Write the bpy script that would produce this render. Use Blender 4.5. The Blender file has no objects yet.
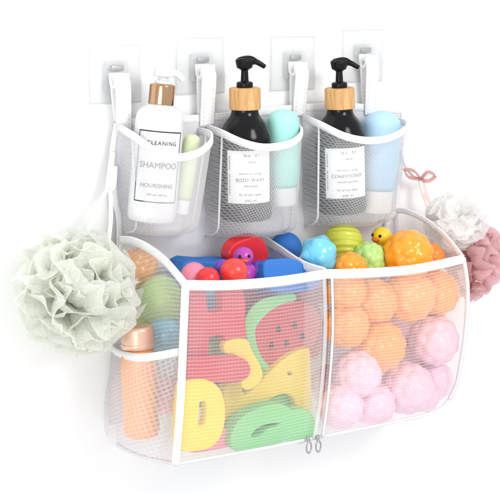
import bpy, bmesh, math, random
from mathutils import Vector, Matrix, noise, Quaternion
random.seed(7)
SC = bpy.context.scene
COL = SC.collection
PI = math.pi
V = Vector

# ------------------------------------------------------------------ camera (1 unit = 10 cm)
CAM = V((-6.8328, -12.0652, 5.3042)); FOC = 2.6008
_y, _p, _r = math.radians(32.755), math.radians(11.439), math.radians(0.355)
FWD = V((math.sin(_y)*math.cos(_p), math.cos(_y)*math.cos(_p), -math.sin(_p)))
_rt = FWD.cross(V((0, 0, 1))).normalized(); _up = _rt.cross(FWD)
RT = _rt*math.cos(_r) + _up*math.sin(_r); UP = -_rt*math.sin(_r) + _up*math.cos(_r)
cd = bpy.data.cameras.new('camera'); cam = bpy.data.objects.new('camera', cd); COL.objects.link(cam)
cd.sensor_width = 36; cd.lens = 36*FOC; cd.clip_end = 500; cd.clip_start = .1
M = Matrix((RT, UP, -FWD)).transposed().to_4x4(); M.translation = CAM
cam.matrix_world = M; SC.camera = cam

def ray(px, py): return FWD + RT*((px-250)/(FOC*500)) + UP*((250-py)/(FOC*500))
def at(px, py, Y):
    d = ray(px, py); return CAM + d*((Y-CAM.y)/d.y)
def atx(px, py, X):
    d = ray(px, py); return CAM + d*((X-CAM.x)/d.x)

# ------------------------------------------------------------------ materials
def newmat(name):
    m = bpy.data.materials.new(name); m.use_nodes = True
    nt = m.node_tree; nt.nodes.clear()
    out = nt.nodes.new('ShaderNodeOutputMaterial')
    return m, nt, out
def N(nt, t, **k):
    n = nt.nodes.new(t)
    for a, b in k.items(): setattr(n, a, b)
    return n
def math_(nt, op, a, b=None, c=None):
    n = N(nt, 'ShaderNodeMath', operation=op)
    for i, x in enumerate((a, b, c)):
        if x is None: continue
        if isinstance(x, (int, float)): n.inputs[i].default_value = x
        else: nt.links.new(x, n.inputs[i])
    return n.outputs[0]
def solid(name, col, rough=.45, var=.10, vscale=6, bump=.0, bscale=60, sss=0, metal=0, spec=.5, coat=0, trans=0):
    m, nt, out = newmat(name)
    b = N(nt, 'ShaderNodeBsdfPrincipled')
    tc = N(nt, 'ShaderNodeTexCoord'); no = N(nt, 'ShaderNodeTexNoise'); no.inputs['Scale'].default_value = vscale; no.inputs['Detail'].default_value = 4
    nt.links.new(tc.outputs['Object'], no.inputs['Vector'])
    mx = N(nt, 'ShaderNodeMix', data_type='RGBA'); mx.inputs['A'].default_value = (*[c*(1-var) for c in col], 1)
    mx.inputs['B'].default_value = (*[min(1, c*(1+var)) for c in col], 1)
    oi = N(nt, 'ShaderNodeObjectInfo')
    fk = math_(nt, 'ADD', math_(nt, 'MULTIPLY', no.outputs['Fac'], .6), math_(nt, 'MULTIPLY', oi.outputs['Random'], .4))
    nt.links.new(fk, mx.inputs['Factor']); nt.links.new(mx.outputs['Result'], b.inputs['Base Color'])
    rr = math_(nt, 'MULTIPLY_ADD', no.outputs['Fac'], .15, rough-.075); nt.links.new(rr, b.inputs['Roughness'])
    b.inputs['Metallic'].default_value = metal; b.inputs['Specular IOR Level'].default_value = spec
    b.inputs['Coat Weight'].default_value = coat; b.inputs['Transmission Weight'].default_value = trans
    if sss:
        b.inputs['Subsurface Weight'].default_value = sss; b.inputs['Subsurface Radius'].default_value = (.12, .08, .06); b.inputs['Subsurface Scale'].default_value = 1
    if bump:
        n2 = N(nt, 'ShaderNodeTexNoise'); n2.inputs['Scale'].default_value = bscale; nt.links.new(tc.outputs['Object'], n2.inputs['Vector'])
        bp = N(nt, 'ShaderNodeBump'); bp.inputs['Strength'].default_value = bump; bp.inputs['Distance'].default_value = .02
        nt.links.new(n2.outputs['Fac'], bp.inputs['Height']); nt.links.new(bp.outputs['Normal'], b.inputs['Normal'])
    nt.links.new(b.outputs[0], out.inputs[0])
    return m
def net(name, col, p, base, ku, kv, rot=0, var=.10, wob=.02, sharp=(.20, .42), tl=.45):
    """open net cloth: threads along u and v over a fine veil, see-through between"""
    m, nt, out = newmat(name)
    uv = N(nt, 'ShaderNodeUVMap'); tc = N(nt, 'ShaderNodeTexCoord')
    no = N(nt, 'ShaderNodeTexNoise'); no.inputs['Scale'].default_value = 2.2; no.inputs['Detail'].default_value = 2
    nt.links.new(tc.outputs['Object'], no.inputs['Vector'])
    mp = N(nt, 'ShaderNodeMapping'); mp.inputs['Scale'].default_value = (1/p, 1/p, 1); mp.inputs['Rotation'].default_value = (0, 0, rot)
    va = N(nt, 'ShaderNodeVectorMath', operation='MULTIPLY_ADD'); va.inputs[1].default_value = (wob*4,)*3
    nt.links.new(no.outputs['Color'], va.inputs[0]); nt.links.new(uv.outputs[0], va.inputs[2])
    nt.links.new(va.outputs[0], mp.inputs['Vector'])
    sp = N(nt, 'ShaderNodeSeparateXYZ'); nt.links.new(mp.outputs[0], sp.inputs[0])
    al = None
    for o, k in ((sp.outputs[0], ku), (sp.outputs[1], kv)):
        f = math_(nt, 'ABSOLUTE', math_(nt, 'SUBTRACT', math_(nt, 'FRACT', o), .5))
        mr = N(nt, 'ShaderNodeMapRange', interpolation_type='SMOOTHSTEP'); mr.inputs[1].default_value = sharp[0]; mr.inputs[2].default_value = sharp[1]
        mr.inputs[3].default_value = 0; mr.inputs[4].default_value = k
        nt.links.new(f, mr.inputs[0])
        al = mr.outputs[0] if al is None else math_(nt, 'MAXIMUM', al, mr.outputs[0])
    n3 = N(nt, 'ShaderNodeTexNoise'); n3.inputs['Scale'].default_value = 1.7; n3.inputs['Detail'].default_value = 3
    nt.links.new(tc.outputs['Object'], n3.inputs['Vector'])
    lo = math_(nt, 'MULTIPLY_ADD', n3.outputs['Fac'], var*2, base-var)
    a = math_(nt, 'ADD', al, lo)
    a = math_(nt, 'MINIMUM', math_(nt, 'MAXIMUM', a, 0), 1)
    d = N(nt, 'ShaderNodeBsdfDiffuse'); d.inputs[0].default_value = (*col, 1)
    t = N(nt, 'ShaderNodeBsdfTranslucent'); t.inputs[0].default_value = (*col, 1)
    s = N(nt, 'ShaderNodeMixShader'); s.inputs[0].default_value = tl
    nt.links.new(d.outputs[0], s.inputs[1]); nt.links.new(t.outputs[0], s.inputs[2])
    tr = N(nt, 'ShaderNodeBsdfTransparent'); s2 = N(nt, 'ShaderNodeMixShader')
    nt.links.new(a, s2.inputs[0]); nt.links.new(tr.outputs[0], s2.inputs[1]); nt.links.new(s.outputs[0], s2.inputs[2])
    nt.links.new(s2.outputs[0], out.inputs[0])
    return m
def film(name, col, fac, gloss=.06):
    """thin clear plastic"""
    m, nt, out = newmat(name)
    d = N(nt, 'ShaderNodeBsdfPrincipled'); d.inputs['Base Color'].default_value = (*col, 1); d.inputs['Roughness'].default_value = .15
    tc = N(nt, 'ShaderNodeTexCoord'); no = N(nt, 'ShaderNodeTexNoise'); no.inputs['Scale'].default_value = 3
    nt.links.new(tc.outputs['Object'], no.inputs['Vector'])
    f = math_(nt, 'MULTIPLY_ADD', no.outputs['Fac'], .10, fac-.05)
    tr = N(nt, 'ShaderNodeBsdfTransparent'); s = N(nt, 'ShaderNodeMixShader')
    nt.links.new(f, s.inputs[0]); nt.links.new(tr.outputs[0], s.inputs[1]); nt.links.new(d.outputs[0], s.inputs[2])
    nt.links.new(s.outputs[0], out.inputs[0]); return m
def tulle(name, col, fac, tl=.5):
    m, nt, out = newmat(name)
    tc = N(nt, 'ShaderNodeTexCoord'); no = N(nt, 'ShaderNodeTexNoise'); no.inputs['Scale'].default_value = 5; no.inputs['Detail'].default_value = 4
    nt.links.new(tc.outputs['Object'], no.inputs['Vector'])
    mx = N(nt, 'ShaderNodeMix', data_type='RGBA'); mx.inputs['A'].default_value = (*[c*.96 for c in col], 1); mx.inputs['B'].default_value = (*[min(1, c*1.02) for c in col], 1)
    nt.links.new(no.outputs['Fac'], mx.inputs['Factor'])
    uv = N(nt, 'ShaderNodeUVMap'); mp = N(nt, 'ShaderNodeMapping'); mp.inputs['Scale'].default_value = (34, 34, 1); nt.links.new(uv.outputs[0], mp.inputs[0])
    vo = N(nt, 'ShaderNodeTexVoronoi'); vo.inputs['Scale'].default_value = 1; nt.links.new(mp.outputs[0], vo.inputs['Vector'])
    f = math_(nt, 'MINIMUM', math_(nt, 'MULTIPLY_ADD', vo.outputs['Distance'], .35, fac-.12), 1)
    d = N(nt, 'ShaderNodeBsdfDiffuse'); t = N(nt, 'ShaderNodeBsdfTranslucent')
    nt.links.new(mx.outputs['Result'], d.inputs[0]); nt.links.new(mx.outputs['Result'], t.inputs[0])
    s = N(nt, 'ShaderNodeMixShader'); s.inputs[0].default_value = tl
    nt.links.new(d.outputs[0], s.inputs[1]); nt.links.new(t.outputs[0], s.inputs[2])
    tr = N(nt, 'ShaderNodeBsdfTransparent'); s2 = N(nt, 'ShaderNodeMixShader')
    nt.links.new(f, s2.inputs[0]); nt.links.new(tr.outputs[0], s2.inputs[1]); nt.links.new(s.outputs[0], s2.inputs[2])
    nt.links.new(s2.outputs[0], out.inputs[0]); return m
def cloth(name, col, p=.03, bump=.25, stitch=False):
    m, nt, out = newmat(name)
    b = N(nt, 'ShaderNodeBsdfPrincipled'); b.inputs['Roughness'].default_value = .8; b.inputs['Specular IOR Level'].default_value = .2
    b.inputs['Base Color'].default_value = (*col, 1)
    uv = N(nt, 'ShaderNodeUVMap')
    if stitch:                                # two dashed rows of thread near the edges of the tape
        sp = N(nt, 'ShaderNodeSeparateXYZ'); nt.links.new(uv.outputs[0], sp.inputs[0])
        e = math_(nt, 'ABSOLUTE', math_(nt, 'SUBTRACT', math_(nt, 'ABSOLUTE', sp.outputs[1]), .30))
        row = math_(nt, 'LESS_THAN', e, .045)
        dash = math_(nt, 'LESS_THAN', math_(nt, 'FRACT', math_(nt, 'MULTIPLY', sp.outputs[0], 1/.055)), .62)
        no = N(nt, 'ShaderNodeTexNoise'); no.inputs['Scale'].default_value = 9; tc = N(nt, 'ShaderNodeTexCoord'); nt.links.new(tc.outputs['Object'], no.inputs[0])
        k = math_(nt, 'MULTIPLY_ADD', math_(nt, 'MULTIPLY', row, dash), -.17, 1)
        k = math_(nt, 'MULTIPLY', k, math_(nt, 'MULTIPLY_ADD', no.outputs['Fac'], .16, .90))
        mx = N(nt, 'ShaderNodeMix', data_type='RGBA'); mx.inputs['A'].default_value = (0, 0, 0, 1); mx.inputs['B'].default_value = (*col, 1)
        nt.links.new(k, mx.inputs['Factor']); nt.links.new(mx.outputs['Result'], b.inputs['Base Color'])
    mp = N(nt, 'ShaderNodeMapping'); mp.inputs['Scale'].default_value = (1/p, 1/p, 1); nt.links.new(uv.outputs[0], mp.inputs[0])
    ch = N(nt, 'ShaderNodeTexWave', wave_type='BANDS', bands_direction='DIAGONAL'); ch.inputs['Scale'].default_value = .31; ch.inputs['Distortion'].default_value = .6
    nt.links.new(mp.outputs[0], ch.inputs['Vector'])
    bp = N(nt, 'ShaderNodeBump'); bp.inputs['Strength'].default_value = bump; bp.inputs['Distance'].default_value = .01
    nt.links.new(ch.outputs['Fac'], bp.inputs['Height']); nt.links.new(bp.outputs[0], b.inputs['Normal'])
    nt.links.new(b.outputs[0], out.inputs[0]); return m

W_ = (.90, .90, .91)
MT = dict(
    net_front=net('front_net', (.90, .90, .92), .043, .225, .09, .24, var=.10, wob=.006),
    net_side=net('side_net', (.93, .93, .94), .042, .22, .20, .26, rot=.35, var=.06, wob=.006),
    net_pocket=net('pocket_net', (.90, .90, .91), .034, .24, .30, .30, rot=.5, var=.07, wob=.005, sharp=(.24, .42)),
    net_veil=net('pale_net', (.93, .93, .94), .04, .36, .12, .12, rot=.5, var=.08),
    net_inner=net('divider_net', (.93, .93, .94), .045, .30, .14, .18, var=.08),
    cloth=cloth('white_cloth', (.66, .66, .69), .02, .06),
    tape=cloth('white_tape', (.88, .88, .885), .010, .12, True),
    piping=solid('white_piping', (.70, .70, .72), .6),
    wall=solid('white_wall', (.93, .93, .93), .9, .01),
    film=film('clear_film', (.68, .69, .70), .21),
    film_w=film('clear_plastic', (.74, .75, .76), .30),
    hook_w=solid('white_plastic', (.88, .88, .88), .3, .02),
    pump_w=solid('white_pump_plastic', (.70, .70, .715), .3, .02),
    grey=solid('grey_metal', (.42, .42, .43), .35, .1, metal=.4),
    steel=solid('steel', (.45, .45, .46), .25, .1, metal=.9),
    white=solid('white_bottle', (.76, .76, .775), .28, .02, coat=.2),
    gold=solid('gold_collar', (.50, .31, .18), .16, .15, metal=1),
    black=solid('black_glass', (.004, .004, .005), .15, .2, spec=.25),
    blackp=solid('black_plastic', (.005, .005, .006), .35, .2, spec=.2),
    bamboo=None,
    label=solid('paper_label', (.92, .92, .91), .7, .02),
    ink=solid('black_ink', (.03, .03, .035), .7, .05),
    mint=solid('mint_silicone', (.40, .79, .72), .5, .05, sss=.2),
    blue_s=solid('blue_silicone', (.44, .67, .88), .5, .05, sss=.2),
    lime_s=solid('pale_green_tube', (.66, .74, .48), .5, .05),
    cap=solid('cap_plastic', (.84, .84, .84), .4, .03),
    red=solid('red_foam', (.54, .034, .058), .75, .12, bump=.3, bscale=90),
    green=solid('green_foam', (.22, .58, .22), .75, .10, bump=.3, bscale=90),
    yellow=solid('yellow_foam', (.86, .62, .035), .75, .08, bump=.3, bscale=90),
    bluef=solid('blue_foam', (.025, .17, .55), .7, .12, bump=.3, bscale=90),
    lblue=solid('light_blue_foam', (.20, .52, .80), .7, .1, bump=.3, bscale=90),
    navy=solid('navy_foam', (.012, .09, .28), .7, .12, bump=.3, bscale=90),
    pinkf=solid('pink_foam', (.80, .22, .34), .7, .1, bump=.3, bscale=90),
    redv=solid('red_vinyl', (.74, .022, .030), .35, .08, coat=.2),
    redo=solid('orange_red_vinyl', (.84, .05, .04), .35, .08, coat=.2),
    purple=solid('purple_vinyl', (.48, .05, .42), .38, .1, coat=.2),
    violet=solid('violet_vinyl', (.16, .05, .45), .38, .1, coat=.2),
    pinkv=solid('pink_vinyl', (.84, .24, .36), .38, .08, coat=.2),
    orange=solid('orange_vinyl', (.92, .36, .06), .33, .13, coat=.25),
    orange_t=solid('bright_orange_vinyl', (.93, .33, .012), .28, .07, coat=.35),
    amber=solid('amber_vinyl', (.85, .25, .02), .35, .1, coat=.2),
    pink=solid('pale_pink_vinyl', (.90, .60, .72), .35, .08, coat=.2),
    sky=solid('sky_blue_vinyl', (.16, .58, .82), .2, .05, coat=.5),
    ygreen=solid('yellow_green_vinyl', (.60, .62, .06), .4, .10, coat=.1),
    lgreen=solid('leaf_green_vinyl', (.44, .68, .20), .38, .1, coat=.2),
    ducky=solid('yellow_vinyl', (.86, .58, .02), .35, .06, coat=.2),
    beak=solid('beak_red', (.80, .12, .02), .4, .05),
    eye=solid('eye_black', (.01, .01, .01), .2, .0),
    bottle_o=solid('orange_bottle', (.88, .40, .17), .35, .1, coat=.1),
    copper=solid('copper_lid', (.84, .55, .42), .3, .08, metal=.35),
    sage=tulle('sage_tulle', (.905, .922, .862), .74, .55),
    ivory=tulle('ivory_tulle', (.97, .96, .95), .74, .55),
    rose=tulle('rose_tulle', (.87, .60, .62), .82, .5),
    ribbon=film('rose_ribbon', (.62, .30, .28), .7),
    ribbon_p=film('pale_ribbon', (.85, .62, .60), .62),
    cord=solid('white_cord', (.88, .88, .88), .7),
)
def bamboo_mat():
    m, nt, out = newmat('bamboo'); b = N(nt, 'ShaderNodeBsdfPrincipled'); b.inputs['Roughness'].default_value = .45
    tc = N(nt, 'ShaderNodeTexCoord'); mp = N(nt, 'ShaderNodeMapping'); mp.inputs['Scale'].default_value = (14, 14, 1.6); nt.links.new(tc.outputs['Object'], mp.inputs[0])
    no = N(nt, 'ShaderNodeTexNoise'); no.inputs['Scale'].default_value = 1.6; no.inputs['Detail'].default_value = 5; nt.links.new(mp.outputs[0], no.inputs[0])
    cr = N(nt, 'ShaderNodeValToRGB'); cr.color_ramp.elements[0].position = .3; cr.color_ramp.elements[1].position = .7
    cr.color_ramp.elements[0].color = (.46, .22, .07, 1); cr.color_ramp.elements[1].color = (.74, .44, .18, 1)
    nt.links.new(no.outputs['Fac'], cr.inputs[0]); nt.links.new(cr.outputs[0], b.inputs['Base Color']); nt.links.new(b.outputs[0], out.inputs[0]); return m
MT['bamboo'] = bamboo_mat()

# ------------------------------------------------------------------ object helpers
def link(name, me, mat, parent=None, loc=None):
    if mat: me.materials.clear(); me.materials.append(mat)
    o = bpy.data.objects.new(name, me); COL.objects.link(o)
    if parent: o.parent = parent
    if loc is not None: o.location = loc
    return o
def mesh(name, vs, fs, mat, parent=None, off=None, uvs=None, smooth=True, loc=None):
    me = bpy.data.meshes.new(name)
    if off is not None: vs = [v-off for v in vs]
    me.from_pydata([tuple(v) for v in vs], [], fs)
    if uvs:
        ul = me.uv_layers.new(name='UVMap')
        for l in me.loops: ul.data[l.index].uv = uvs[l.vertex_index]
    for p in me.polygons: p.use_smooth = smooth
    me.update()
    return link(name, me, mat, parent, loc)
def tag(o, label, cat, group=None):
    o['label'] = label; o['category'] = cat
    if group: o['group'] = group
    return o
def thing(name, label, cat, loc=(0, 0, 0), group=None, rot=None):
    o = bpy.data.objects.new(name, None); COL.objects.link(o); o.location = loc
    o.empty_display_size = .2
    if rot is not None: o.rotation_mode = 'QUATERNION'; o.rotation_quaternion = rot
    return tag(o, label, cat, group)
def dup(root, loc, label, group=None, rot=None):
    r = root.copy(); COL.objects.link(r); r.location = loc; r['label'] = label
    if group: r['group'] = group
    if rot is not None: r.rotation_mode = 'QUATERNION'; r.rotation_quaternion = rot
    for ch in list(root.children):
        c = ch.copy(); COL.objects.link(c); c.parent = r
        for g in list(ch.children):
            d = g.copy(); COL.objects.link(d); d.parent = c
    return r

def cr(pts, n=8, closed=False):
    """Catmull-Rom through points"""
    P = [V(p) for p in pts]; out = []
    m = len(P)
    for i in range(m if closed else m-1):
        if closed: a, b, c, d = P[(i-1) % m], P[i], P[(i+1) % m], P[(i+2) % m]
        else: a, b, c, d = P[max(i-1, 0)], P[i], P[i+1], P[min(i+2, m-1)]
        for k in range(n):
            t = k/n
            out.append(.5*((2*b)+(c-a)*t+(2*a-5*b+4*c-d)*t*t+(3*b-a-3*c+d)*t**3))
    if not closed: out.append(P[-1].copy())
    return out
class Curve:
    def __init__(s, pts):
        s.p = [V(p) for p in pts]; s.l = [0]
        for a, b in zip(s.p, s.p[1:]): s.l.append(s.l[-1]+(b-a).length)
    def __call__(s, t):
        L = t*s.l[-1]
        for i in range(len(s.p)-1):
            if L <= s.l[i+1] or i == len(s.p)-2:
                d = s.l[i+1]-s.l[i]
                return s.p[i].lerp(s.p[i+1], (L-s.l[i])/d if d > 1e-9 else 0)
    @property
    def len(s): return s.l[-1]
def grid(fn, nu, nv, su=1, sv=1):
    vs, uv, fs = [], [], []
    for j in range(nv+1):
        for i in range(nu+1):
            u, v = i/nu, j/nv
            vs.append(V(fn(u, v))); uv.append((u*su, v*sv))
    for j in range(nv):
        for i in range(nu):
            a = j*(nu+1)+i; fs.append((a, a+1, a+nu+2, a+nu+1))
    return vs, fs, uv
def coons(top, bot, left, right, bulge=V((0, 0, 0)), rough=0, seed=0):
    """top/bot run left to right, left/right run top to bottom"""
    A, B, C, D = top(0), top(1), bot(0), bot(1)
    def f(u, v):
        p = top(u)*(1-v)+bot(u)*v+left(v)*(1-u)+right(v)*u-(A*(1-u)*(1-v)+B*u*(1-v)+C*(1-u)*v+D*u*v)
        e = (math.sin(PI*u)*math.sin(PI*v))
        k = e**.7
        p = p+bulge*k
        if rough:
            q = V((u*3.2+seed, v*2.6, seed*1.7)); w = noise.noise(q)+.5*noise.noise(q*2.3)
            p = p+bulge.normalized()*w*rough*min(1, e*4)
        return p
    return f
def sweep(pts, w, t, wdir, closed=False, taper=None):
    """flat tape with rounded edges along pts; wdir = width direction (vector or function of i)"""
    P = [V(p) for p in pts]; n = len(P); vs, fs, uv = [], [], []
    prof = [(-.5, -.25), (-.42, -.5), (0, -.55), (.42, -.5), (.5, -.25), (.5, .25), (.42, .5), (0, .55), (-.42, .5), (-.5, .25)]
    k = len(prof); L = 0
    for i in range(n):
        a = P[(i-1) % n] if closed or i > 0 else P[i]; b = P[(i+1) % n] if closed or i < n-1 else P[i]
        T = (b-a).normalized(); wd = V(wdir(i/(n-1)) if callable(wdir) else wdir); wd = (wd-T*wd.dot(T)).normalized(); nn = T.cross(wd)
        s = taper(i/(n-1)) if taper else 1
        if i: L += (P[i]-P[i-1]).length
        for q, (x, y) in enumerate(prof):
            vs.append(P[i]+wd*x*w*s+nn*y*t*s); uv.append((L, x))
    R = n if closed else n-1
    for i in range(R):
        for q in range(k):
            a, b = i*k+q, i*k+(q+1) % k; c, d = ((i+1) % n)*k+(q+1) % k, ((i+1) % n)*k+q
            fs.append((a, b, c, d))
    if not closed:
        fs.append(tuple(range(k))[::-1]); fs.append(tuple((n-1)*k+q for q in range(k)))
    return vs, fs, uv
def tube(pts, r, seg=10, closed=False):
    P = [V(p) for p in pts]; n = len(P); vs, fs = [], []
    ref = V((.13, .21, 1))
    prev = None
    for i in range(n):
        a = P[(i-1) % n] if closed or i > 0 else P[i]; b = P[(i+1) % n] if closed or i < n-1 else P[i]
        T = (b-a).normalized()
        x = (ref-T*ref.dot(T)).normalized() if prev is None else (prev-T*prev.dot(T)).normalized()
        prev = x; y = T.cross(x); rr = r(i/(n-1)) if callable(r) else r
        for q in range(seg):
            an = 2*PI*q/seg; vs.append(P[i]+(x*math.cos(an)+y*math.sin(an))*rr)
    for i in range(n if closed else n-1):
        for q in range(seg):
            fs.append((i*seg+q, i*seg+(q+1) % seg, ((i+1) % n)*seg+(q+1) % seg, ((i+1) % n)*seg+q))
    if not closed: fs.append(tuple(range(seg))[::-1]); fs.append(tuple((n-1)*seg+q for q in range(seg)))
    return vs, fs
def lathe(prof, seg=48, sx=1, sy=1):
    vs, fs = [], []
    for (r, z) in prof:
        for q in range(seg):
            a = 2*PI*q/seg; vs.append(V((r*math.cos(a)*sx, r*math.sin(a)*sy, z)))
    for i in range(len(prof)-1):
        for q in range(seg): fs.append((i*seg+q, i*seg+(q+1) % seg, (i+1)*seg+(q+1) % seg, (i+1)*seg+q))
    fs.append(tuple(range(seg))[::-1]); fs.append(tuple((len(prof)-1)*seg+q for q in range(seg)))
    return vs, fs
def rprof(pts, rad=.02, n=4):
    """round the inner corners of a lathe profile"""
    out = [pts[0]]
    for i in range(1, len(pts)-1):
        a, b, c = V(pts[i-1]), V(pts[i]), V(pts[i+1])
        d1, d2 = (a-b), (c-b); r = min(rad, d1.length*.45, d2.length*.45)
        p, q = b+d1.normalized()*r, b+d2.normalized()*r
        for k in range(n+1):
            t = k/n; e = p*(1-t)**2+b*2*t*(1-t)+q*t*t; out.append((e.x, e.y))
    out.append(pts[-1]); return out
def from_obj(o, name, mat, parent=None, loc=None, smooth=True):
    dg = bpy.context.evaluated_depsgraph_get(); me = bpy.data.meshes.new_from_object(o.evaluated_get(dg), depsgraph=dg)
    d = o.data; bpy.data.objects.remove(o)
    for p in me.polygons: p.use_smooth = smooth
    return link(name, me, mat, parent, loc)
def blob(name, els, mat, parent=None, loc=None, vox=.02, rot=None):
    """ellipsoids fused into one smooth skin"""
    bm = bmesh.new()
    for (c, r) in els:
        if isinstance(r, (int, float)): r = (r, r, r)
        mt = Matrix.Translation(V(c)) @ Matrix.Diagonal((*r, 1))
        bmesh.ops.create_icosphere(bm, subdivisions=4, radius=1, matrix=mt)
    me = bpy.data.meshes.new(name); bm.to_mesh(me); bm.free()
    o = bpy.data.objects.new('t', me); COL.objects.link(o)
    m = o.modifiers.new('r', 'REMESH'); m.mode = 'VOXEL'; m.voxel_size = vox
    s = o.modifiers.new('s', 'SMOOTH'); s.factor = .5; s.iterations = 6
    return from_obj(o, name, mat, parent, loc)
def bevel_box(sx, sy, sz, c=(0, 0, 0), bev=.02, seg=3):
    bm = bmesh.new(); bmesh.ops.create_cube(bm, size=1, matrix=Matrix.Translation(c) @ Matrix.Diagonal((sx, sy, sz, 1)))
    bmesh.ops.bevel(bm, geom=bm.edges[:], offset=bev, segments=seg, profile=.5, affect='EDGES')
    vs = [v.co.copy() for v in bm.verts]; bm.verts.index_update(); fs = [tuple(v.index for v in f.verts) for f in bm.faces]; bm.free()
    return vs, fs
def merge(*parts):
    vs, fs = [], []
    for (v, f) in parts:
        k = len(vs); vs += list(v); fs += [tuple(i+k for i in q) for q in f]
    return vs, fs
def text2d(s, size, ax='CENTER', sp=1.0):
    cu = bpy.data.curves.new('t', 'FONT'); cu.body = s; cu.size = size; cu.align_x = ax; cu.space_character = sp; cu.resolution_u = 3
    o = bpy.data.objects.new('t', cu); COL.objects.link(o)
    dg = bpy.context.evaluated_depsgraph_get(); me = bpy.data.meshes.new_from_object(o.evaluated_get(dg), depsgraph=dg)
    vs = [v.co.copy() for v in me.vertices]; fs = [tuple(p.vertices) for p in me.polygons]
    bpy.data.objects.remove(o); bpy.data.meshes.remove(me); return vs, fs
def rect2d(x0, y0, x1, y1, n=14):
    vs, fs = [], []
    for i in range(n+1):
        x = x0+(x1-x0)*i/n; vs += [V((x, y0, 0)), V((x, y1, 0))]
    for i in range(n): fs.append((2*i, 2*i+2, 2*i+3, 2*i+1))
    return vs, fs
def shift(p, x, y): return [V((v.x+x, v.y+y, 0)) for v in p[0]], p[1]
def wrap(p, r, az, z0):
    """bend flat lettering round a cylinder of radius r, facing azimuth az"""
    return [V((r*math.cos(az+v.x/r), r*math.sin(az+v.x/r), z0+v.y)) for v in p[0]], p[1]

# ------------------------------------------------------------------ world and lights
w = bpy.data.worlds.new('World'); SC.world = w; w.use_nodes = True
bg = w.node_tree.nodes['Background']; bg.inputs[0].default_value = (.97, .985, 1, 1); bg.inputs[1].default_value = .96
def area(name, loc, target, size, power, col=(1, 1, 1)):
    l = bpy.data.lights.new(name, 'AREA'); l.shape = 'DISK'; l.size = size; l.energy = power; l.color = col
    o = bpy.data.objects.new(name, l); COL.objects.link(o); o.location = loc
    o.rotation_euler = (V(target)-V(loc)).to_track_quat('-Z', 'Y').to_euler(); return o
area('key_softbox', (3.5, -12, 10), (2, 1, 2), 6, 1080, (1, .985, .96))
area('fill_softbox', (-9, -9, 3), (1.5, 1, 2), 7, 640)

# ------------------------------------------------------------------ wall
BY = 1.62                                   # the cloth back
WY = 1.73                                   # the wall
vs, fs = [V((-60, WY, -40)), V((60, WY, -40)), V((60, WY, 40)), V((-60, WY, 40))], [(0, 1, 2, 3)]
wall = mesh('wall', vs, fs, MT['wall']); wall['kind'] = 'structure'

# ------------------------------------------------------------------ wall hooks
def make_hook():
    t = thing('adhesive_hook', '', 'wall hook')
    vs, fs = bevel_box(.70, .018, .70, (0, -.011, 0), .008, 2); mesh('adhesive_plate', vs, fs, MT['film'], t)
    rim = [V((x, -.026, z)) for x, z in ((-.335, -.335), (.335, -.335), (.335, .335), (-.335, .335))]
    vs, fs = tube(rim, .007, 6, True); mesh('plate_edge', vs, fs, MT['film_w'], t)
    vs, fs = bevel_box(.30, .05, .34, (0, -.045, -.02), .02); b = mesh('hook_base', vs, fs, MT['film_w'], t)
    # hook: an upturned lip standing off the base
    path = cr([(0, -.06, .02), (0, -.08, -.10), (0, -.14, -.14), (0, -.19, -.10), (0, -.20, .02)], 5)
    a = sweep(path, .20, .04, V((1, 0, 0)))[:2]; mesh('hook', *a, MT['hook_w'], t)
    vs, fs = bevel_box(.16, .03, .06, (.0, -.085, .075), .01); mesh('slot', vs, fs, MT['grey'], b)
    return t
hpx = [(114, 74), (199.5, 65.5), (292, 63), (362, 55.5)]
hl = ['clear square adhesive hook farthest left, above the white shampoo bottle',
      'clear square adhesive hook between the gold collared pump and the first black pump',
      'clear square adhesive hook between the two black pump bottles',
      'clear square adhesive hook farthest right, behind the pump of the right black bottle']
hook = make_hook(); HK = []
for i, (px, py) in enumerate(hpx):
    p = at(px, py, WY-.004); HK.append(p)
    if i == 0: hook.location = p; hook['label'] = hl[0]; hook['group'] = 'clear adhesive hooks on the wall'
    else: dup(hook, p, hl[i], 'clear adhesive hooks on the wall')

# ------------------------------------------------------------------ the organizer
ORG = thing('hanging_organizer', 'white mesh hanging bath organizer with three upper pockets and a two-part toy bin', 'bath organizer', at(320, 300, BY))
OL = V(ORG.location)
def part(name, g, mat, parent=ORG, **k):
    vs, fs = g[0], g[1]; uv = g[2] if len(g) > 2 else None
    return mesh(name, vs, fs, mat, parent, off=OL, uvs=uv, **k)
# back panel
bt = Curve(cr([at(117, 123, BY), at(160, 121, BY), at(207, 118, BY), at(255, 113, BY), at(300, 108, BY), at(350, 107, BY), at(402, 110, BY)], 6))
bl = Curve(cr([at(117, 123, BY), at(112, 155, BY), at(115, 200, BY), at(119, 242, BY), at(108, 425, BY)], 6))
br = Curve(cr([at(402, 110, BY), at(403, 150, BY), at(396, 212, BY), at(397, 370, BY)], 6))
bb = Curve([at(108, 425, BY), at(397, 370, BY)])
cb = coons(bt, bb, bl, br)
def backf(u, v):
    p = cb(u, v); q = V((p.x*1.5, p.z*2.2, .3)); e = min(1, 12*u, 12*(1-u), 12*v, 12*(1-v))
    fold = noise.noise(q)*.05+noise.noise(q*2.6)*.025
    return p+V((0, -(fold+.03)*e, 0))
part('back_panel', grid(backf, 150, 130, 4.1, 4), MT['cloth'])
tp = sweep(bt.p, .10, .03, V((0, 0, 1))); part('top_binding', tp, MT['tape'])
tp = sweep([p+V((0, -.01, 0)) for p in bl.p[:20]], .07, .03, V((1, 0, 0))); part('edge_binding', tp, MT['tape'])
tp = sweep([p+V((0, -.01, 0)) for p in br.p[:14]], .06, .03, V((1, 0, 0))); part('edge_binding', tp, MT['tape'])
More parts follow.
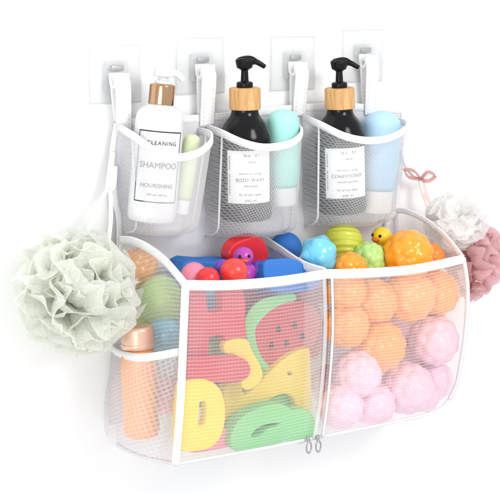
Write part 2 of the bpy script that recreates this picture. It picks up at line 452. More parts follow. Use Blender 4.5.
# hanging straps: up from the top edge, over the hook lip and back
sb = [(124, 122), (207, 118), (299, 108), (371, 107)]
for h, (px, py) in zip(HK, sb):
    b = at(px, py, BY-.03); b.z -= .10
    y1 = WY-.004-.10
    path = cr([b, b.lerp(V((h.x, y1-.13, h.z-.14)), .5), V((h.x, y1-.13, h.z-.14)), V((h.x, y1-.10, h.z-.06)), V((h.x, y1-.03, h.z-.06)), V((h.x, y1-.0, h.z-.14)), b+V((0, .06, .12))], 6)
    part('hanging_strap', sweep(path, .20, .022, V((1, 0, 0))), MT['tape'])

# three upper pockets
def pocket(L, R, BL, BR, depth, sag, seed):
    tl, tr, b0, b1 = at(*L, BY-.03), at(*R, BY-.03), at(*BL, BY-.03), at(*BR, BY-.03)
    def f(u, v):
        a = tl.lerp(tr, u); b = b0.lerp(b1, u); p = a.lerp(b, v)
        s = max(0, math.sin(PI*u**.75))**.42
        prof = (1-.08*v) if v < .86 else (1-.08*v)*math.sqrt(max(0, 1-((v-.86)/.14)**2))
        nz = noise.noise(V((u*4+seed, v*3, seed)))*.035*math.sin(PI*u)
        fold = .02*math.sin(u*23+v*2+seed)*max(0, 1-abs(u-.12)*6)
        return p+V((0, -depth*s*prof-nz-fold, -sag*math.sin(PI*u**.52)**1.1*(1-v)**1.5))
    return f
PK = [((117, 126), (199, 131), (124, 233), (184, 230), .90, .26, 1.1),
      ((207, 127), (288, 126), (204, 236), (284, 231), .88, .17, 4.2),
      ((302, 117), (393, 120), (303, 226), (379, 222), .88, .21, 7.9)]
for k, a in enumerate(PK):
    f = pocket(*a)
    pk = part('pocket', grid(f, 70, 50, 1.5, 1.5), MT['net_veil' if k == 0 else 'net_pocket'])
    rim = [f(i/60, 0) for i in range(61)]
    part('pocket_binding', sweep(rim, .092, .030, V((0, 0, 1))), MT['tape'], pk)
    for u in (0.01, .99):
        part('pocket_seam', tube([f(u, j/24)+V((0, -.01, 0)) for j in range(25)], .016, 6), MT['piping'], pk)

# toy bin: front panels
A = at(186, 284, 0); B0 = at(325, 273, 0); C0 = at(463, 259, .0)
XL = A.x
def F(px, py, Y=0): return at(px, py, Y)
rim_l = Curve(cr([F(186, 284), F(230, 284), F(280, 280), F(325, 273)], 8))
rim_r = Curve(cr([F(325, 273), F(365, 272), F(415, 268), F(463, 258)], 8))
left_e = Curve(cr([F(186, 284), F(184, 330), F(181, 400), F(176, 464)], 8))
mid_l = Curve(cr([F(325, 273), F(326, 330), F(322, 390), F(315, 438)], 8))
mid_r = Curve(cr([F(328, 273), F(329, 330), F(325, 390), F(319, 437)], 8))
bot_l = Curve(cr([F(176, 464), F(215, 457), F(265, 448), F(315, 438)], 8))
right_e = Curve(cr([F(463, 258), F(467, 290, .02), F(465, 330, .05), F(460, 365, .08), F(456, 384, .10), F(449, 399, .14)], 8))
bot_r = Curve(cr([F(319, 437), F(360, 429), F(405, 419.5, .02), F(425, 415, .05), F(441, 408, .10), F(449, 399, .14)], 8))
fl = coons(rim_l, bot_l, left_e, mid_l, V((0, -.10, 0)), .045, 2)
fr = coons(rim_r, bot_r, mid_r, right_e, V((0, -.13, 0)), .05, 6)
part('front_panel', grid(fl, 90, 70, 2.0, 2.1), MT['net_front'])
part('front_panel', grid(fr, 90, 70, 2.0, 2.1), MT['net_front'])
# left side
S = lambda px, py, x=0: atx(px, py, XL+x)
rim_s = Curve(cr([S(122, 240), S(133, 241), S(149, 248), S(167, 262), F(186, 284)], 8))
bot_s = Curve(cr([S(103, 431), S(116, 444), S(140, 456), F(176, 464)], 8))
back_s = Curve(cr([S(122, 240), S(117, 300), S(110, 370), S(103, 431)], 8))
fs_ = coons(rim_s, bot_s, back_s, left_e, V((-.06, 0, 0)), .02, 9)
part('side_panel', grid(fs_, 60, 70, 1.7, 2.1), MT['net_side'])
# right side
bx = at(394, 213, BY)
rim_q = Curve(cr([F(463, 258), at(445, 236, .5), at(425, 220, .95), at(405, 211, 1.4), at(394, 212, BY-.02)], 8))
bk_q = Curve([at(394, 212, BY-.02), at(392, 371, BY-.02)])
bot_q = Curve([F(449, 399, .14), at(392, 371, BY-.02)])
fq = coons(rim_q, bot_q, right_e, bk_q, V((.08, 0, 0)), .02, 5)
part('side_panel', grid(fq, 50, 60, 1.7, 2.1), MT['net_side'])
# base
base_b = Curve([bot_s(0), bot_q(1)])
bfull = Curve(bot_l.p + bot_r.p[1:])
part('base_panel', grid(coons(base_b, bfull, bot_s, Curve(list(reversed(bot_q.p)))), 60, 30, 4, 1.7), MT['net_inner'])
# divider from the middle of the front rim to the back
dv_t = Curve(cr([at(262, 238, BY-.04), at(278, 248, 1.15), at(302, 264, .5), F(325, 272, .03)], 8))
dv_b = Curve([at(250, 400, BY-.04), F(317, 436, .04)])
fd = coons(dv_t, dv_b, Curve([dv_t(0), dv_b(0)]), Curve([dv_t(1), dv_b(1)]), V((.05, 0, 0)), .02, 3)
part('divider', grid(fd, 40, 40, 1.7, 2.1), MT['net_inner'])
# bindings
frim = rim_l.p + rim_r.p[1:]
part('rim_binding', sweep([p+V((0, -.012, -.01)) for p in frim], .112, .034, V((0, 0, 1))), MT['tape'])
part('rim_binding', sweep([p+V((-.012, 0, 0)) for p in rim_s.p], .10, .04, lambda t: V((0, .55*t, 1)) if t < .7 else V((0, .4, 1))), MT['tape'])
part('rim_binding', sweep(rim_q.p, .075, .03, V((0, 0, 1))), MT['tape'])
part('rim_binding', sweep(dv_t.p, .10, .035, V((0, 0, 1))), MT['tape'])
part('corner_binding', sweep([p+V((-.012, -.012, 0)) for p in left_e.p], .088, .036, V((.8, -.5, 0))), MT['tape'])
part('corner_binding', tube([p+V((0, -.01, 0)) for p in right_e.p], .03, 8), MT['piping'])
part('corner_binding', tube(cr([at(394, 213, BY-.06), at(388, 222, BY-.09), at(386, 245, BY-.09), at(388, 370, BY-.08)], 8), .045, 8), MT['piping'])
part('bottom_piping', tube(bot_l.p, .022, 8), MT['piping'])
part('bottom_piping', tube(bot_r.p, .022, 8), MT['piping'])
part('bottom_piping', tube(bot_s.p, .025, 8), MT['piping'])
part('zipper', sweep([p+V((-.035, -.035, 0)) for p in mid_l.p[1:]], .05, .016, V((1, 0, 0))), MT['net_veil'])
part('zipper', sweep([p+V((.03, -.035, 0)) for p in mid_r.p[1:]], .032, .016, V((1, 0, 0))), MT['piping'])
def zip_pull(px, py):
    c = F(px, py, -.06)
    s = part('zipper_slider', (lambda b: ([v+c for v in b[0]], b[1]))(bevel_box(.045, .04, .07, (0, 0, 0), .012)), MT['steel'])
    ring = [c+V((.035*math.cos(a), -.02, -.10+.07*math.sin(a))) for a in [2*PI*i/24 for i in range(24)]]
    part('pull_ring', tube(ring, .011, 8, True), MT['steel'], s)
zip_pull(308, 439); zip_pull(317.5, 438)
# side pocket
sp_t = Curve(cr([S(112, 347), S(120, 353, -.30), S(138, 357.5, -.44), S(160, 355.5, -.32), S(182, 351, -.02)], 8))
sp_b = Curve(cr([S(103, 430, -.01), S(114, 446, -.36), S(140, 459, -.40), S(176, 463, -.01)], 8))
spf = coons(sp_t, sp_b, Curve([sp_t(0), sp_b(0)]), Curve([sp_t(1), sp_b(1)]), V((-.12, 0, 0)), .02, 8)
spk = part('side_pocket', grid(spf, 50, 40, 1.6, 1.0), MT['net_side'])
part('pocket_binding', sweep([p+V((-.01, 0, 0)) for p in sp_t.p], .088, .03, V((0, 0, 1))), MT['tape'], spk)
# side loops the puffs hang from
lp = [at(113, 152, BY-.05), at(110, 172, BY-.10), at(108, 190, BY-.14), at(113, 186, BY-.14), at(115, 166, BY-.08)]
part('side_loop', sweep(cr(lp, 6), .07, .025, V((1, 0, 0))), MT['tape'])
lp2 = [at(402, 150, BY-.04), at(405, 166, BY-.10), at(413, 176, BY-.14), at(420, 179, BY-.14)]
part('side_loop', tube(cr(lp2, 6), .016, 6), MT['piping'])

# ------------------------------------------------------------------ bottles in the pockets
AZ = math.radians(-90-22)
def axis(p0, p1): return (p1-p0).normalized()
def upq(p0, p1): return V((0, 0, 1)).rotation_difference(axis(p0, p1))
SPOUT = math.radians(-33+8)
def pump(t, r, z, mat, spout_len=.30, drop=.10):
    d = V((math.cos(SPOUT), math.sin(SPOUT), 0))
    h = mesh('pump_head', *lathe(rprof([(.0, z), (.055, z), (.042, z+.23), (.095, z+.262), (.112, z+.345), (.10, z+.372), (0, z+.382)], .012)), mat, t)
    p = [V((0, 0, z+.335))-d*.075, V((0, 0, z+.345))+d*.06, V((0, 0, z+.325))+d*(spout_len*.6), V((0, 0, z+.345-drop))+d*spout_len]
    mesh('nozzle', *tube(cr(p, 6), lambda s: .050+.020*math.sin(PI*min(1, s*1.6))-.022*s, 14), mat, h)
    return h
# white shampoo bottle
p0, p1 = at(151, 221, 1.29), at(161, 104, 1.29); H = (p1-p0).length
t = thing('pump_bottle', 'white pump bottle with gold collar and thin lettered label in the left pocket', 'pump bottle', p0, rot=upq(p0, p1))
RB = .287
body = mesh('body', *lathe(rprof([(0, 0), (RB*.93, 0), (RB, .07), (RB, H-.22), (RB*.93, H-.08), (RB*.55, H), (0, H)], .08, 6)), MT['white'], t)
mesh('collar', *lathe(rprof([(0, H-.01), (.15, H-.01), (.15, H+.22), (.13, H+.235), (0, H+.235)], .012)), MT['gold'], t)
ph = mesh('pump_head', *lathe(rprof([(0, H+.22), (.10, H+.22), (.10, H+.27), (.06, H+.28), (.06, H+.31), (.12, H+.32), (.12, H+.39), (.10, H+.415), (0, H+.42)], .012)), MT['pump_w'], t)
d = V((math.cos(SPOUT), math.sin(SPOUT), 0))
mesh('nozzle', *tube(cr([V((0, 0, H+.37)), V((0, 0, H+.37))+d*.12, V((0, 0, H+.34))+d*.19, V((0, 0, H+.29))+d*.23], 6), lambda s: .055-.02*s, 14), MT['pump_w'], ph)
lw, lh, lz = .285, .83, .25                  # half width, height, base
rr = RB+.004
fr2 = merge(rect2d(-lw, 0, lw, .012), rect2d(-lw, lh-.014, lw, lh), rect2d(-lw, .012, -lw+.010, lh-.014, 1), rect2d(lw-.010, .012, lw, lh-.014, 1))
mesh('label_frame', *wrap(fr2, rr, AZ, lz), MT['ink'], body, smooth=False)
for q in (shift(text2d('CLEANING', .066, sp=1.2), .02, lh-.16), shift(text2d('SHAMPOO', .100), 0, lh-.43), shift(text2d('NOURISHING', .068), 0, lh-.655),
          shift(text2d('300 ml / 10 fl oz', .038), .01, lh-.75)):
    mesh('text_line', *wrap(q, rr, AZ, lz), MT['ink'], body, smooth=False)

def black_bottle(pb, pt, label, lines, seed):
    p0, p1 = at(*pb, 1.255), at(*pt, 1.255); H = (p1-p0).length
    t = thing('pump_bottle', label, 'pump bottle', p0, rot=upq(p0, p1), group=None)
    R_ = .325
    body = mesh('body', *lathe(rprof([(0, 0), (R_*.95, 0), (R_, .05), (R_, H-.36), (R_*.97, H-.27), (R_*.80, H-.13), (R_*.55, H-.03), (.165, H+.02), (.165, H+.06), (0, H+.06)], .07, 6)), MT['black'], t)
    mesh('collar', *lathe(rprof([(0, H+.045), (.188, H+.045), (.192, H+.06), (.192, H+.295), (.178, H+.31), (0, H+.31)], .012)), MT['bamboo'], t)
    mesh('pump_collar', *lathe(rprof([(0, H+.31), (.10, H+.31), (.10, H+.37), (.065, H+.385), (0, H+.385)], .012)), MT['blackp'], t)
    pump(t, .05, H+.285, MT['blackp'], .25, .08)
    lw, lh = .295, .64
    lz = H-.36-.06-lh
    lb = mesh('label', *wrap(rect2d(-lw, 0, lw, lh, 24), R_+.004, AZ, lz), MT['label'], body)
    tx = [shift(text2d(lines[0], .050, sp=1.5), .02, lh-.075), shift(text2d(lines[1], .034), .02, lh-.145),
          shift(text2d(lines[2], .046, sp=1.2), 0, lh-.29), shift(text2d(lines[3], .060, sp=1.05), 0, lh-.375), shift(text2d(lines[4], .042), 0, lh-.44),
          shift(text2d(lines[5], .042), 0, lh-.545), shift(text2d(lines[6], .046, sp=1.2), 0, lh-.62)]
    tx += [rect2d(-lw+.025, .10, -lw+.032, .36, 1), rect2d(-lw+.025, .40, -lw+.032, .58, 1)]
    for k, q in enumerate(tx): mesh('text_line' if k < 7 else 'side_mark', *wrap(q, R_+.008, AZ, lz), MT['ink'], lb, smooth=False)
    return t
black_bottle((246, 218), (245, 113), 'black pump bottle with bamboo collar in the middle pocket beside the mint tube',
             ['No. 01', 'natural', 'moisturizing', 'BODY WASH', 'refreshing', 'for all skin types', '500 ml'], 1)
black_bottle((342, 211), (340, 112), 'black pump bottle with bamboo collar in the right pocket beside the blue tube',
             ['No. 02', 'natural', 'moisturizing', 'CONDITIONER', 'smooth and soft', 'for all hair types', '500 ml'], 2)

def soft_tube(pb, pt, r, mat, label, cap_h, Y):
    p0, p1 = at(*pb, Y), at(*pt, Y); H = (p1-p0).length
    t = thing('squeeze_tube', label, 'squeeze tube', p0, rot=upq(p0, p1))
    prof = [(0, cap_h-.01), (r*.86, cap_h-.01), (r*.97, cap_h+.05), (r, cap_h+.25), (r*1.02, H-.75*r)]
    for k in range(1, 11):
        a = k/10*PI/2; prof.append((r*1.02*math.cos(a), H-.75*r+.75*r*math.sin(a)))
    mesh('body', *lathe(prof, 40, 1, .82), mat, t)
    mesh('cap', *lathe(rprof([(0, 0), (r*.84, 0), (r*.86, .02), (r*.86, cap_h), (0, cap_h)], .02), 40, 1, .82), MT['cap'], t)
    return t
soft_tube((283, 205), (283, 109), .205, MT['mint'], 'mint green squeeze tube standing on its white cap in the middle pocket', .24, 1.28)
soft_tube((375, 212), (383, 111), .265, MT['blue_s'], 'light blue squeeze tube standing on its white cap in the right pocket', .30, 1.28)
soft_tube((181, 214), (193, 134), .105, MT['lime_s'], 'pale green slim tube leaning beside the white shampoo bottle', .18, 1.36)

# orange bottle in the side pocket
p0, p1 = S(142, 436, -.21), S(137, 324, -.21); H = (p1-p0).length
t = thing('lotion_bottle', 'orange bottle with a copper lid in the mesh side pocket', 'bottle', p0, rot=upq(p0, p1))
mesh('body', *lathe(rprof([(0, 0), (.18, 0), (.21, .06), (.21, H-.50), (.19, H-.36), (.16, H-.28), (0, H-.28)], .06, 6)), MT['bottle_o'], t)
lid = mesh('lid', *lathe(rprof([(0, H-.28), (.185, H-.28), (.19, H-.26), (.19, H-.05), (.17, H-.02), (0, H-.02)], .02)), MT['copper'], t)
mesh('lid_ring', *lathe(rprof([(.18, H-.27), (.198, H-.26), (.198, H-.22), (.18, H-.21)], .004)), MT['copper'], lid)

# ------------------------------------------------------------------ foam pieces in the left half of the bin
def foam(name, label, cat, outs, Y, mat, th=.17, tilt=0, smooth=3, group=None, kids=()):
    P = [[at(x, y, Y) for x, y in o] for o in outs]
    c = sum(P[0], V())/len(P[0])
    def shape(P, th, bev):
        cu = bpy.data.curves.new('t', 'CURVE'); cu.dimensions = '2D'; cu.fill_mode = 'BOTH'; cu.extrude = th/2-bev; cu.bevel_depth = bev; cu.bevel_resolution = 2
        for o in P:
            q = cr([V((p.x-c.x, p.z-c.z, 0)) for p in o], smooth, True)
            s = cu.splines.new('POLY'); s.points.add(len(q)-1); s.use_cyclic_u = True
            for k, v in enumerate(q): s.points[k].co = (v.x, v.y, 0, 1)
        return bpy.data.objects.new('t', cu)
    o = shape(P, th, .022); COL.objects.link(o)
    r = from_obj(o, name, mat, None, None, smooth=False)
    r.data.transform(Matrix.Rotation(PI/2, 4, 'X'))
    for p in r.data.polygons: p.use_smooth = False
    r.location = c; r.rotation_euler = (tilt, 0, 0)
    tag(r, label, cat, group)
    for (kn, ko, kmat, dy) in kids:
        k = shape([[at(x, y, Y) for x, y in q] for q in ko], .03, .008); COL.objects.link(k)
        k = from_obj(k, kn, kmat, r, (0, -th/2-dy, 0), smooth=False); k.data.transform(Matrix.Rotation(PI/2, 4, 'X'))
    return r
D2 = lambda o: o
foam('foam_letter', 'yellow foam letter D in the lower left of the bin', 'foam letter',
     [[(180, 386), (184, 381), (198, 379), (210, 383), (218, 393), (221, 410), (219, 428), (212, 441), (200, 447), (182, 448), (177, 445), (177, 425), (178, 405)],
      [(196, 400), (204, 399), (205, 410), (203, 423), (196, 426), (194, 420), (195, 410)]], .10, MT['yellow'], .14)
foam('foam_letter', 'yellow foam letter A lying on its side, right of the D', 'foam letter',
     [[(303, 349), (306, 352), (307, 378), (308, 405), (304, 411), (297, 411), (293, 400), (290, 394), (281, 391), (268, 396), (254, 407), (240, 420), (230, 423), (224, 420), (223, 404), (223, 386), (236, 383), (241, 395), (252, 389), (264, 376), (280, 361), (292, 353)],
      [(284, 370), (290, 370), (291, 375), (285, 376)]], .44, MT['yellow'], .13)
foam('foam_letter', 'yellow foam letter J above the sideways A', 'foam letter',
     [[(225, 342), (243, 340), (248, 350), (256, 364), (259, 374), (255, 382), (247, 387), (241, 385), (241, 378), (244, 371), (238, 360), (233, 352), (224, 351)]], .20, MT['yellow'], .12)
foam('foam_letter', 'green foam letter with a narrow slit at the bottom of the bin', 'foam letter',
     [[(228, 441), (230, 429), (238, 417), (252, 409), (268, 404), (280, 405), (288, 410), (298, 409), (307, 414), (310, 426), (306, 436), (294, 440), (284, 437), (270, 441), (252, 446), (236, 449)],
      [(246, 432), (254, 424), (266, 420), (278, 420), (274, 425), (264, 428), (258, 434), (248, 437)]], .16, MT['green'], .2)
foam('watermelon_toy', 'red foam watermelon slice with green rind and dark seeds behind the yellow A', 'foam toy',
     [[(253, 331), (258, 320), (270, 309), (286, 302), (304, 303), (314, 312), (316, 326), (310, 342), (297, 354), (280, 360), (266, 362), (257, 350)]], .54, MT['red'], .14,
     kids=[('rind', [[(243, 322), (248, 309), (258, 300), (274, 295), (290, 293), (293, 298), (286, 302), (270, 309), (258, 320), (253, 331), (257, 350), (266, 366), (258, 366), (247, 348)]], MT['green'], -.02)]
     + [('seed', [[(x-1.6, y+2), (x, y-2), (x+1.6, y+2), (x, y+3)]], MT['eye'], .005) for x, y in ((275, 327), (291, 323), (283, 341), (299, 334), (268, 343))])
foam('foam_letter', 'red foam letter H in the upper left of the bin', 'foam letter',
     [[(189, 296), (201, 293), (203, 312), (220, 310), (220, 291), (238, 290), (240, 318), (240, 346), (224, 349), (222, 333), (204, 335), (204, 352), (187, 353), (187, 325)]], .26, MT['red'], .18, smooth=2)
foam('foam_letter', 'red foam letter I lying flat above the yellow D', 'foam letter',
     [[(183, 361), (205, 358), (230, 357), (243, 361), (247, 368), (244, 376), (232, 380), (205, 380), (190, 383), (186, 372)]], .09, MT['red'], .10)

foam('foam_piece', 'red foam piece under the rim, left of the watermelon slice', 'foam piece',
     [[(236, 292), (262, 290), (282, 289), (318, 288), (320, 300), (290, 300), (262, 316), (240, 330), (236, 310)]], .90, MT['red'], .2)
foam('foam_piece', 'green foam piece showing between the red letters', 'foam piece',
     [[(183, 352), (196, 346), (225, 340), (240, 346), (238, 362), (210, 366), (184, 364)]], .48, MT['green'], .2)
foam('foam_piece', 'grey blue foam piece behind the letter H', 'foam piece',
     [[(196, 296), (226, 296), (232, 325), (214, 334), (200, 325)]], .62, MT['lblue'], .2)
foam('foam_piece', 'pink foam piece in the lower left corner beneath the D', 'foam piece',
     [[(184, 432), (200, 430), (222, 428), (226, 440), (206, 446), (184, 447)]], .30, MT['pinkf'], .25)
foam('foam_piece', 'light blue foam piece between the D and the green S', 'foam piece',
     [[(214, 410), (240, 408), (250, 424), (236, 440), (216, 440)]], .50, MT['lblue'], .22)
foam('foam_piece', 'red foam piece at the right end behind the yellow A', 'foam piece',
     [[(296, 306), (312, 302), (315, 330), (312, 352), (298, 352), (290, 330)]], .85, MT['red'], .25)
foam('foam_piece', 'green foam piece low down behind the yellow A', 'foam piece',
     [[(252, 370), (285, 372), (296, 395), (280, 412), (256, 404), (248, 385)]], .60, MT['green'], .22)
foam('foam_piece', 'dark blue foam piece deep behind the yellow letters', 'foam piece',
     [[(196, 384), (235, 376), (262, 388), (254, 404), (220, 410), (196, 402)]], .95, MT['navy'], .3)

# pieces at the top of the left half
def put(px, py, Y): return at(px, py, Y)
foam('foam_block', 'dark blue foam block at the left rear of the bin, behind the pink ball', 'foam block',
     [[(178, 262), (200, 261), (228, 261), (232, 268), (230, 290), (180, 292)]], 1.15, MT['bluef'], .35)
foam('foam_block', 'bright blue foam block right of the purple duck', 'foam block',
     [[(258, 266), (270, 262), (286, 262), (298, 269), (305, 276), (303, 288), (262, 290)]], .62, MT['bluef'], .4, tilt=-.25)
foam('foam_block', 'blue foam block behind the right shoulder of the purple duck', 'foam block',
     [[(252, 268), (262, 262), (280, 262), (284, 285), (254, 288)]], 1.0, MT['bluef'], .3)
foam('foam_block', 'red foam heart standing behind the purple duck', 'foam block',
     [[(226, 252), (231, 243), (242, 238), (252, 236), (259, 241), (263, 252), (262, 261), (252, 268), (238, 268), (228, 260)]], 1.08, MT['redv'], .20, tilt=.1)
def duck(name, label, c, s, body, beak, face, extra=True):
    t = thing(name, label, 'toy duck', c, rot=Quaternion((0, 0, 1), face))
    # faces -Y locally
    blob('body', [((0, .05*s, -.55*s), (.62*s, .72*s, .45*s)), ((0, .62*s, -.32*s), (.26*s, .32*s, .24*s)), ((0, -.1*s, .18*s), (.46*s, .46*s, .44*s)), ((-.5*s, .1*s, -.45*s), (.18*s, .42*s, .28*s)), ((.5*s, .1*s, -.45*s), (.18*s, .42*s, .28*s))], body, t, vox=.06*s)
    blob('beak', [((0, -.56*s, .10*s), (.2*s, .2*s, .07*s)), ((0, -.52*s, .03*s), (.16*s, .16*s, .06*s))], beak, t, vox=.03*s)
    for q in (-1, 1):
        vs, fs = lathe([(.001, -.08*s), (.055*s, -.055*s), (.075*s, 0), (.055*s, .055*s), (.001, .08*s)], 16)
        mesh('eye', [v+V((q*.20*s, -.50*s, .27*s)) for v in vs], fs, MT['eye'], t)
    return t
fc = math.radians(-25)
duck('toy_duck', 'purple toy duck with orange beak in front of the red heart', put(243, 260, .72), .27, MT['purple'], MT['beak'], fc)
# ------------------------------------------------------------------ balls
def knob_mesh(name, amp, width, sub=2, power=1.0):
    bm = bmesh.new(); bmesh.ops.create_icosphere(bm, subdivisions=sub, radius=1); dirs = [v.co.normalized() for v in bm.verts]; bm.free()
    bm = bmesh.new(); bmesh.ops.create_icosphere(bm, subdivisions=6, radius=1)
    for v in bm.verts:
        n = v.co.normalized(); a = min(n.angle(d) for d in dirs)
        v.co = n*(1+amp*max(0, 1-(a/width)**power)**1.2 - amp*.3)
    me = bpy.data.meshes.new(name); bm.to_mesh(me); bm.free()
    for p in me.polygons: p.use_smooth = True
    return me
K1 = knob_mesh('ball', .085, math.radians(20), 2, 1.4)
K2 = knob_mesh('ball', .15, math.radians(24), 1, 1.3)
K0 = knob_mesh('ball', .0, .1, 1)
def ball(px, py, Y, rpx, base, mat, label, group=None, name='toy_ball'):
    c = at(px, py, Y); r = rpx/ (FOC*500/ (c-CAM).dot(FWD))
    key = base.name+'|'+mat.name
    me = bpy.data.meshes.get(key)
    if not me: me = base.copy(); me.name = key
    o = link(name, me, mat, None, c); o.scale = (r, r, r)
    o.rotation_euler = (random.uniform(0, 6), random.uniform(0, 6), random.uniform(0, 6))
    return tag(o, label, 'toy ball', group)
ball(234, 272, .40, 14, K0, MT['redo'], 'orange red ball right in front of the purple duck')
ball(208, 279, .40, 12, K0, MT['redv'], 'small red ball at the rim between the pink ball and the purple duck')
ball(194, 275, .62, 13, K0, MT['pinkv'], 'dull pink ball at the left end of the front rim')
ball(223, 268, .62, 9, K0, MT['violet'], 'small violet ball left of the purple duck')
ball(259, 270, .66, 10, K0, MT['violet'], 'small violet ball under the right side of the purple duck')
# seen through the side panel
def side_ball(px, py, dx, rpx, base, mat, label):
    c = S(px, py, dx); ball(px, py, c.y, rpx, base, mat, label)
side_ball(136, 266, .27, 22, K1, MT['orange'], 'orange ball high behind the left side mesh')
side_ball(162, 300, .36, 25, K0, MT['lgreen'], 'green ball behind the left side mesh above the blue ball')
side_ball(146, 312, .34, 22, K0, MT['ygreen'], 'yellow green ball between the green ball and the copper lid')
side_ball(165, 335, .30, 19, K0, MT['sky'], 'blue ball behind the left side mesh just above the side pocket')
side_ball(166, 395, .34, 20, K0, MT['pinkv'], 'pink ball low behind the left side pocket')
# right half, top layer
ball(286, 248, 1.38, 16, K0, MT['bluef'], 'dark blue ball left of the knobbly sky blue ball')
ball(319, 254, .62, 18.5, K2, MT['sky'], 'knobbly sky blue ball at the divider tape')
o = ball(369, 259, .72, 17, K1, MT['lgreen'], 'light green ball below the yellow duck')
ball(350, 269, .40, 17, K1, MT['orange_t'], 'half hidden orange ball below the light green ball')
ball(408, 255, .45, 25, K1, MT['orange_t'], 'large bright orange ball highest at the right end of the bin')
ball(430, 258, .62, 15, K1, MT['amber'], 'darker amber ball tucked behind the large bright orange ball')
duck('toy_duck', 'small yellow toy duck with red beak between the striped ball and the orange ball', put(383, 240, .95), .29, MT['ducky'], MT['beak'], math.radians(-75))
# ridged ball
def ridged(px, py, Y, rpx):
    c = at(px, py, Y); r = rpx/(FOC*500/(c-CAM).dot(FWD)); prof = []
    n = 160
    for i in range(n+1):
        a = -PI/2+PI*i/n; q = 1+.022*math.cos(a*20)
        prof.append((max(.0005, math.cos(a)*q), math.sin(a)*q))
    vs, fs = lathe(prof, 64)
    o = mesh('toy_ball', [v*r for v in vs], fs, MT['ygreen'], None, loc=c)
    o.rotation_euler = (math.radians(-25), math.radians(16), 0)
    tag(o, 'yellow green ball with ridged stripes at the back of the right half', 'toy ball')
ridged(343, 244, 1.1, 20.5)
# layers behind the front net
og = 'orange balls behind the front mesh'; pg = 'pale pink balls behind the front mesh'
for (x, y, Y, r, l) in [(345, 291, .40, 21, 'orange ball upper left, just under the rim beside the seam'),
                        (346, 325, .36, 23, 'orange ball left of centre, above the leftmost upper pink ball'),
                        (374, 302, .46, 23, 'orange ball in the middle of the top row behind the mesh'),
                        (409, 296, .44, 26, 'large orange ball in the upper right row behind the mesh'),
                        (437, 293, .50, 22, 'orange ball at the right edge of the upper row'),
                        (379, 346, .36, 26, 'lowest orange ball resting among the pink balls'),
                        (425, 318, .80, 20, 'orange ball half hidden deep under the right upper row')]:
    ball(x, y, Y, r, K1, MT['orange'], l, og)
for (x, y, Y, r, l) in [(357, 374, .30, 24, 'pink ball left of the lowest orange ball'),
                        (340, 406, .30, 23, 'pink ball in the lower left corner beside the zipper'),
                        (373, 404, .34, 22, 'pink ball in the bottom row, second from the zipper'),
                        (407, 388, .34, 26, 'large pink ball in the bottom row right of centre'),
                        (434, 340, .46, 25, 'highest pink ball, at the right edge under the orange row'),
                        (432, 380, .55, 21, 'pink ball at the lower right corner of the bin'),
                        (410, 352, .85, 20, 'pink ball set back right of the lowest orange ball'),
                        (424, 397, .36, 15, 'smallest pink ball in the bottom right corner of the bin'),
                        (397, 322, .95, 22, 'pink ball set back between the orange rows'),
                        (330, 385, .95, 20, 'pink ball set back near the divider')]:
    ball(x, y, Y, r, K1, MT['pink'], l, pg)

# ------------------------------------------------------------------ bath puffs
def puff_mesh(R, n, seed, sel=None, squash=(1, 1, 1), amp=.16, spread=1.1):
    rnd = random.Random(seed); vs, fs, uv = [], [], []
    for k in range(n):
        z = 1-2*(k+.5)/n; a = k*2.39996+rnd.uniform(-.3, .3); s = math.sqrt(1-z*z); d = V((s*math.cos(a), s*math.sin(a), z))
        if sel and not sel(d): continue
        tt = V((rnd.gauss(0, 1), rnd.gauss(0, 1), rnd.gauss(0, 1))); tt = (tt-d*tt.dot(d)).normalized(); nn = d.cross(tt)
        sp = spread*rnd.uniform(.75, 1.15); fq = rnd.choice((3, 4, 5)); ph = rnd.uniform(0, 6); curl = rnd.choice((-1, 1))*rnd.uniform(.3, .95); Rk = R*rnd.uniform(.78, 1.10)
        nu, nv = 30, 12; b0 = len(vs); off = V((rnd.uniform(0, 50), rnd.uniform(0, 50), 0))
        for j in range(nv+1):
            t = .12+.88*j/nv
            for i in range(nu+1):
                w = -1+2*i/nu; an = w*sp
                rad = Rk*t*(1-.10*w*w)
                p = (d*math.cos(an)+tt*math.sin(an))*rad
                ruf = amp*R*(t**2)*math.sin(fq*w*PI*.9+ph+1.2*math.sin(w*4+ph))+.20*R*t*noise.noise(off+V((w*2.6, t*2.6, 0)))+.07*R*t*noise.noise(off+V((w*7, t*6, 5)))
                p = p+nn*(ruf+curl*R*t**3*.8)
                m = p.length
                if m > R*.9: p = p*((R*.9+(m-R*.9)*.5)/m)
                p += d*.02*R*noise.noise(off+V((w*7, t*7, 3)))
                vs.append(V((p.x*squash[0], p.y*squash[1], p.z*squash[2]))); uv.append((w*R, t*R))
        for j in range(nv):
            for i in range(nu):
                q = b0+j*(nu+1)+i; fs.append((q, q+1, q+nu+2, q+nu+1))
    return vs, fs, uv
LY = .95
c = at(74, 293, LY)
t = thing('bath_puff', 'pale sage green bath puff hanging beside the left of the bin', 'bath puff', c)
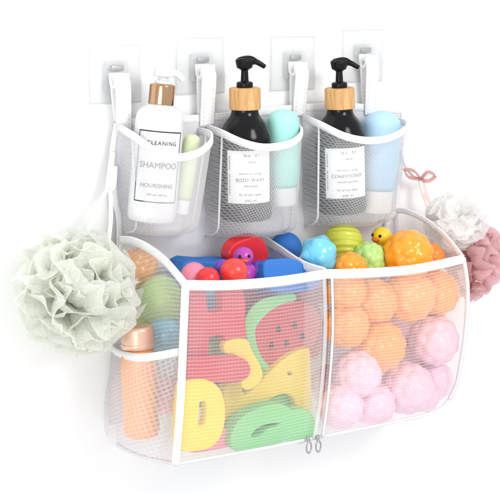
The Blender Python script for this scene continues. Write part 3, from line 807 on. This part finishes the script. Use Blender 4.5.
g = puff_mesh(.72, 52, 5, amp=.14, spread=1.15); mesh('netting', g[0], g[1], MT['sage'], t, uvs=g[2])
hook_pt = at(108, 189, BY-.15)
path = cr([at(82, 246, LY), at(92, 222, 1.1), hook_pt, at(111, 215, 1.15), at(108, 246, LY)], 8)
mesh('hanging_cord', *sweep(path, .045, .02, V((1, -.3, 0)))[:2], MT['cord'], t, off=c)
c = at(465, 249, .8)
t = thing('bath_puff', 'ivory and dusty rose bath puff hanging behind the right of the bin', 'bath puff', c)
dr, di = at(473, 259, .85)-c, at(455, 222, .80)-c
g = puff_mesh(.53, 34, 11, None, (.78, .85, 1), .17, 1.0); mesh('rose_netting', [v+dr for v in g[0]], g[1], MT['rose'], t, uvs=g[2])
g = puff_mesh(.51, 26, 23, None, (.86, .85, .78), .13, 1.15); mesh('ivory_netting', [v+di for v in g[0]], g[1], MT['ivory'], t, uvs=g[2])
# ribbon bow and tail at the side loop
k = at(421, 179, BY-.15)
def loopr(a, b, mid):
    return cr([k, a, b, mid, k], 8)
bw = mesh('ribbon_bow', *sweep(loopr(at(414, 171, 1.4), at(405, 170, 1.4), at(409, 177, 1.4)), .05, .014, V((0, .5, 1)))[:2], MT['ribbon'], t, off=c)
mesh('ribbon_loop', *sweep(loopr(at(428, 172, 1.4), at(435, 176, 1.4), at(428, 181, 1.4)), .05, .014, V((0, .5, 1)))[:2], MT['ribbon'], bw, off=c)
mesh('ribbon_tail', *sweep(cr([k, at(424, 192, 1.4), at(428, 203, 1.35), at(436, 222, 1.2)], 8), .09, .014, V((1, -.3, 0)))[:2], MT['ribbon_p'], t, off=c)

# ------------------------------------------------------------------ render
SC.render.engine = 'CYCLES'
cy = SC.cycles
cy.use_denoising = True
try: cy.denoiser = 'OPENIMAGEDENOISE'
except Exception: pass
cy.max_bounces = 10; cy.diffuse_bounces = 4; cy.glossy_bounces = 4; cy.transmission_bounces = 6; cy.transparent_max_bounces = 40
cy.sample_clamp_indirect = 6
SC.view_settings.view_transform = 'Standard'; SC.view_settings.look = 'None'; SC.view_settings.exposure = 0; SC.view_settings.gamma = 1
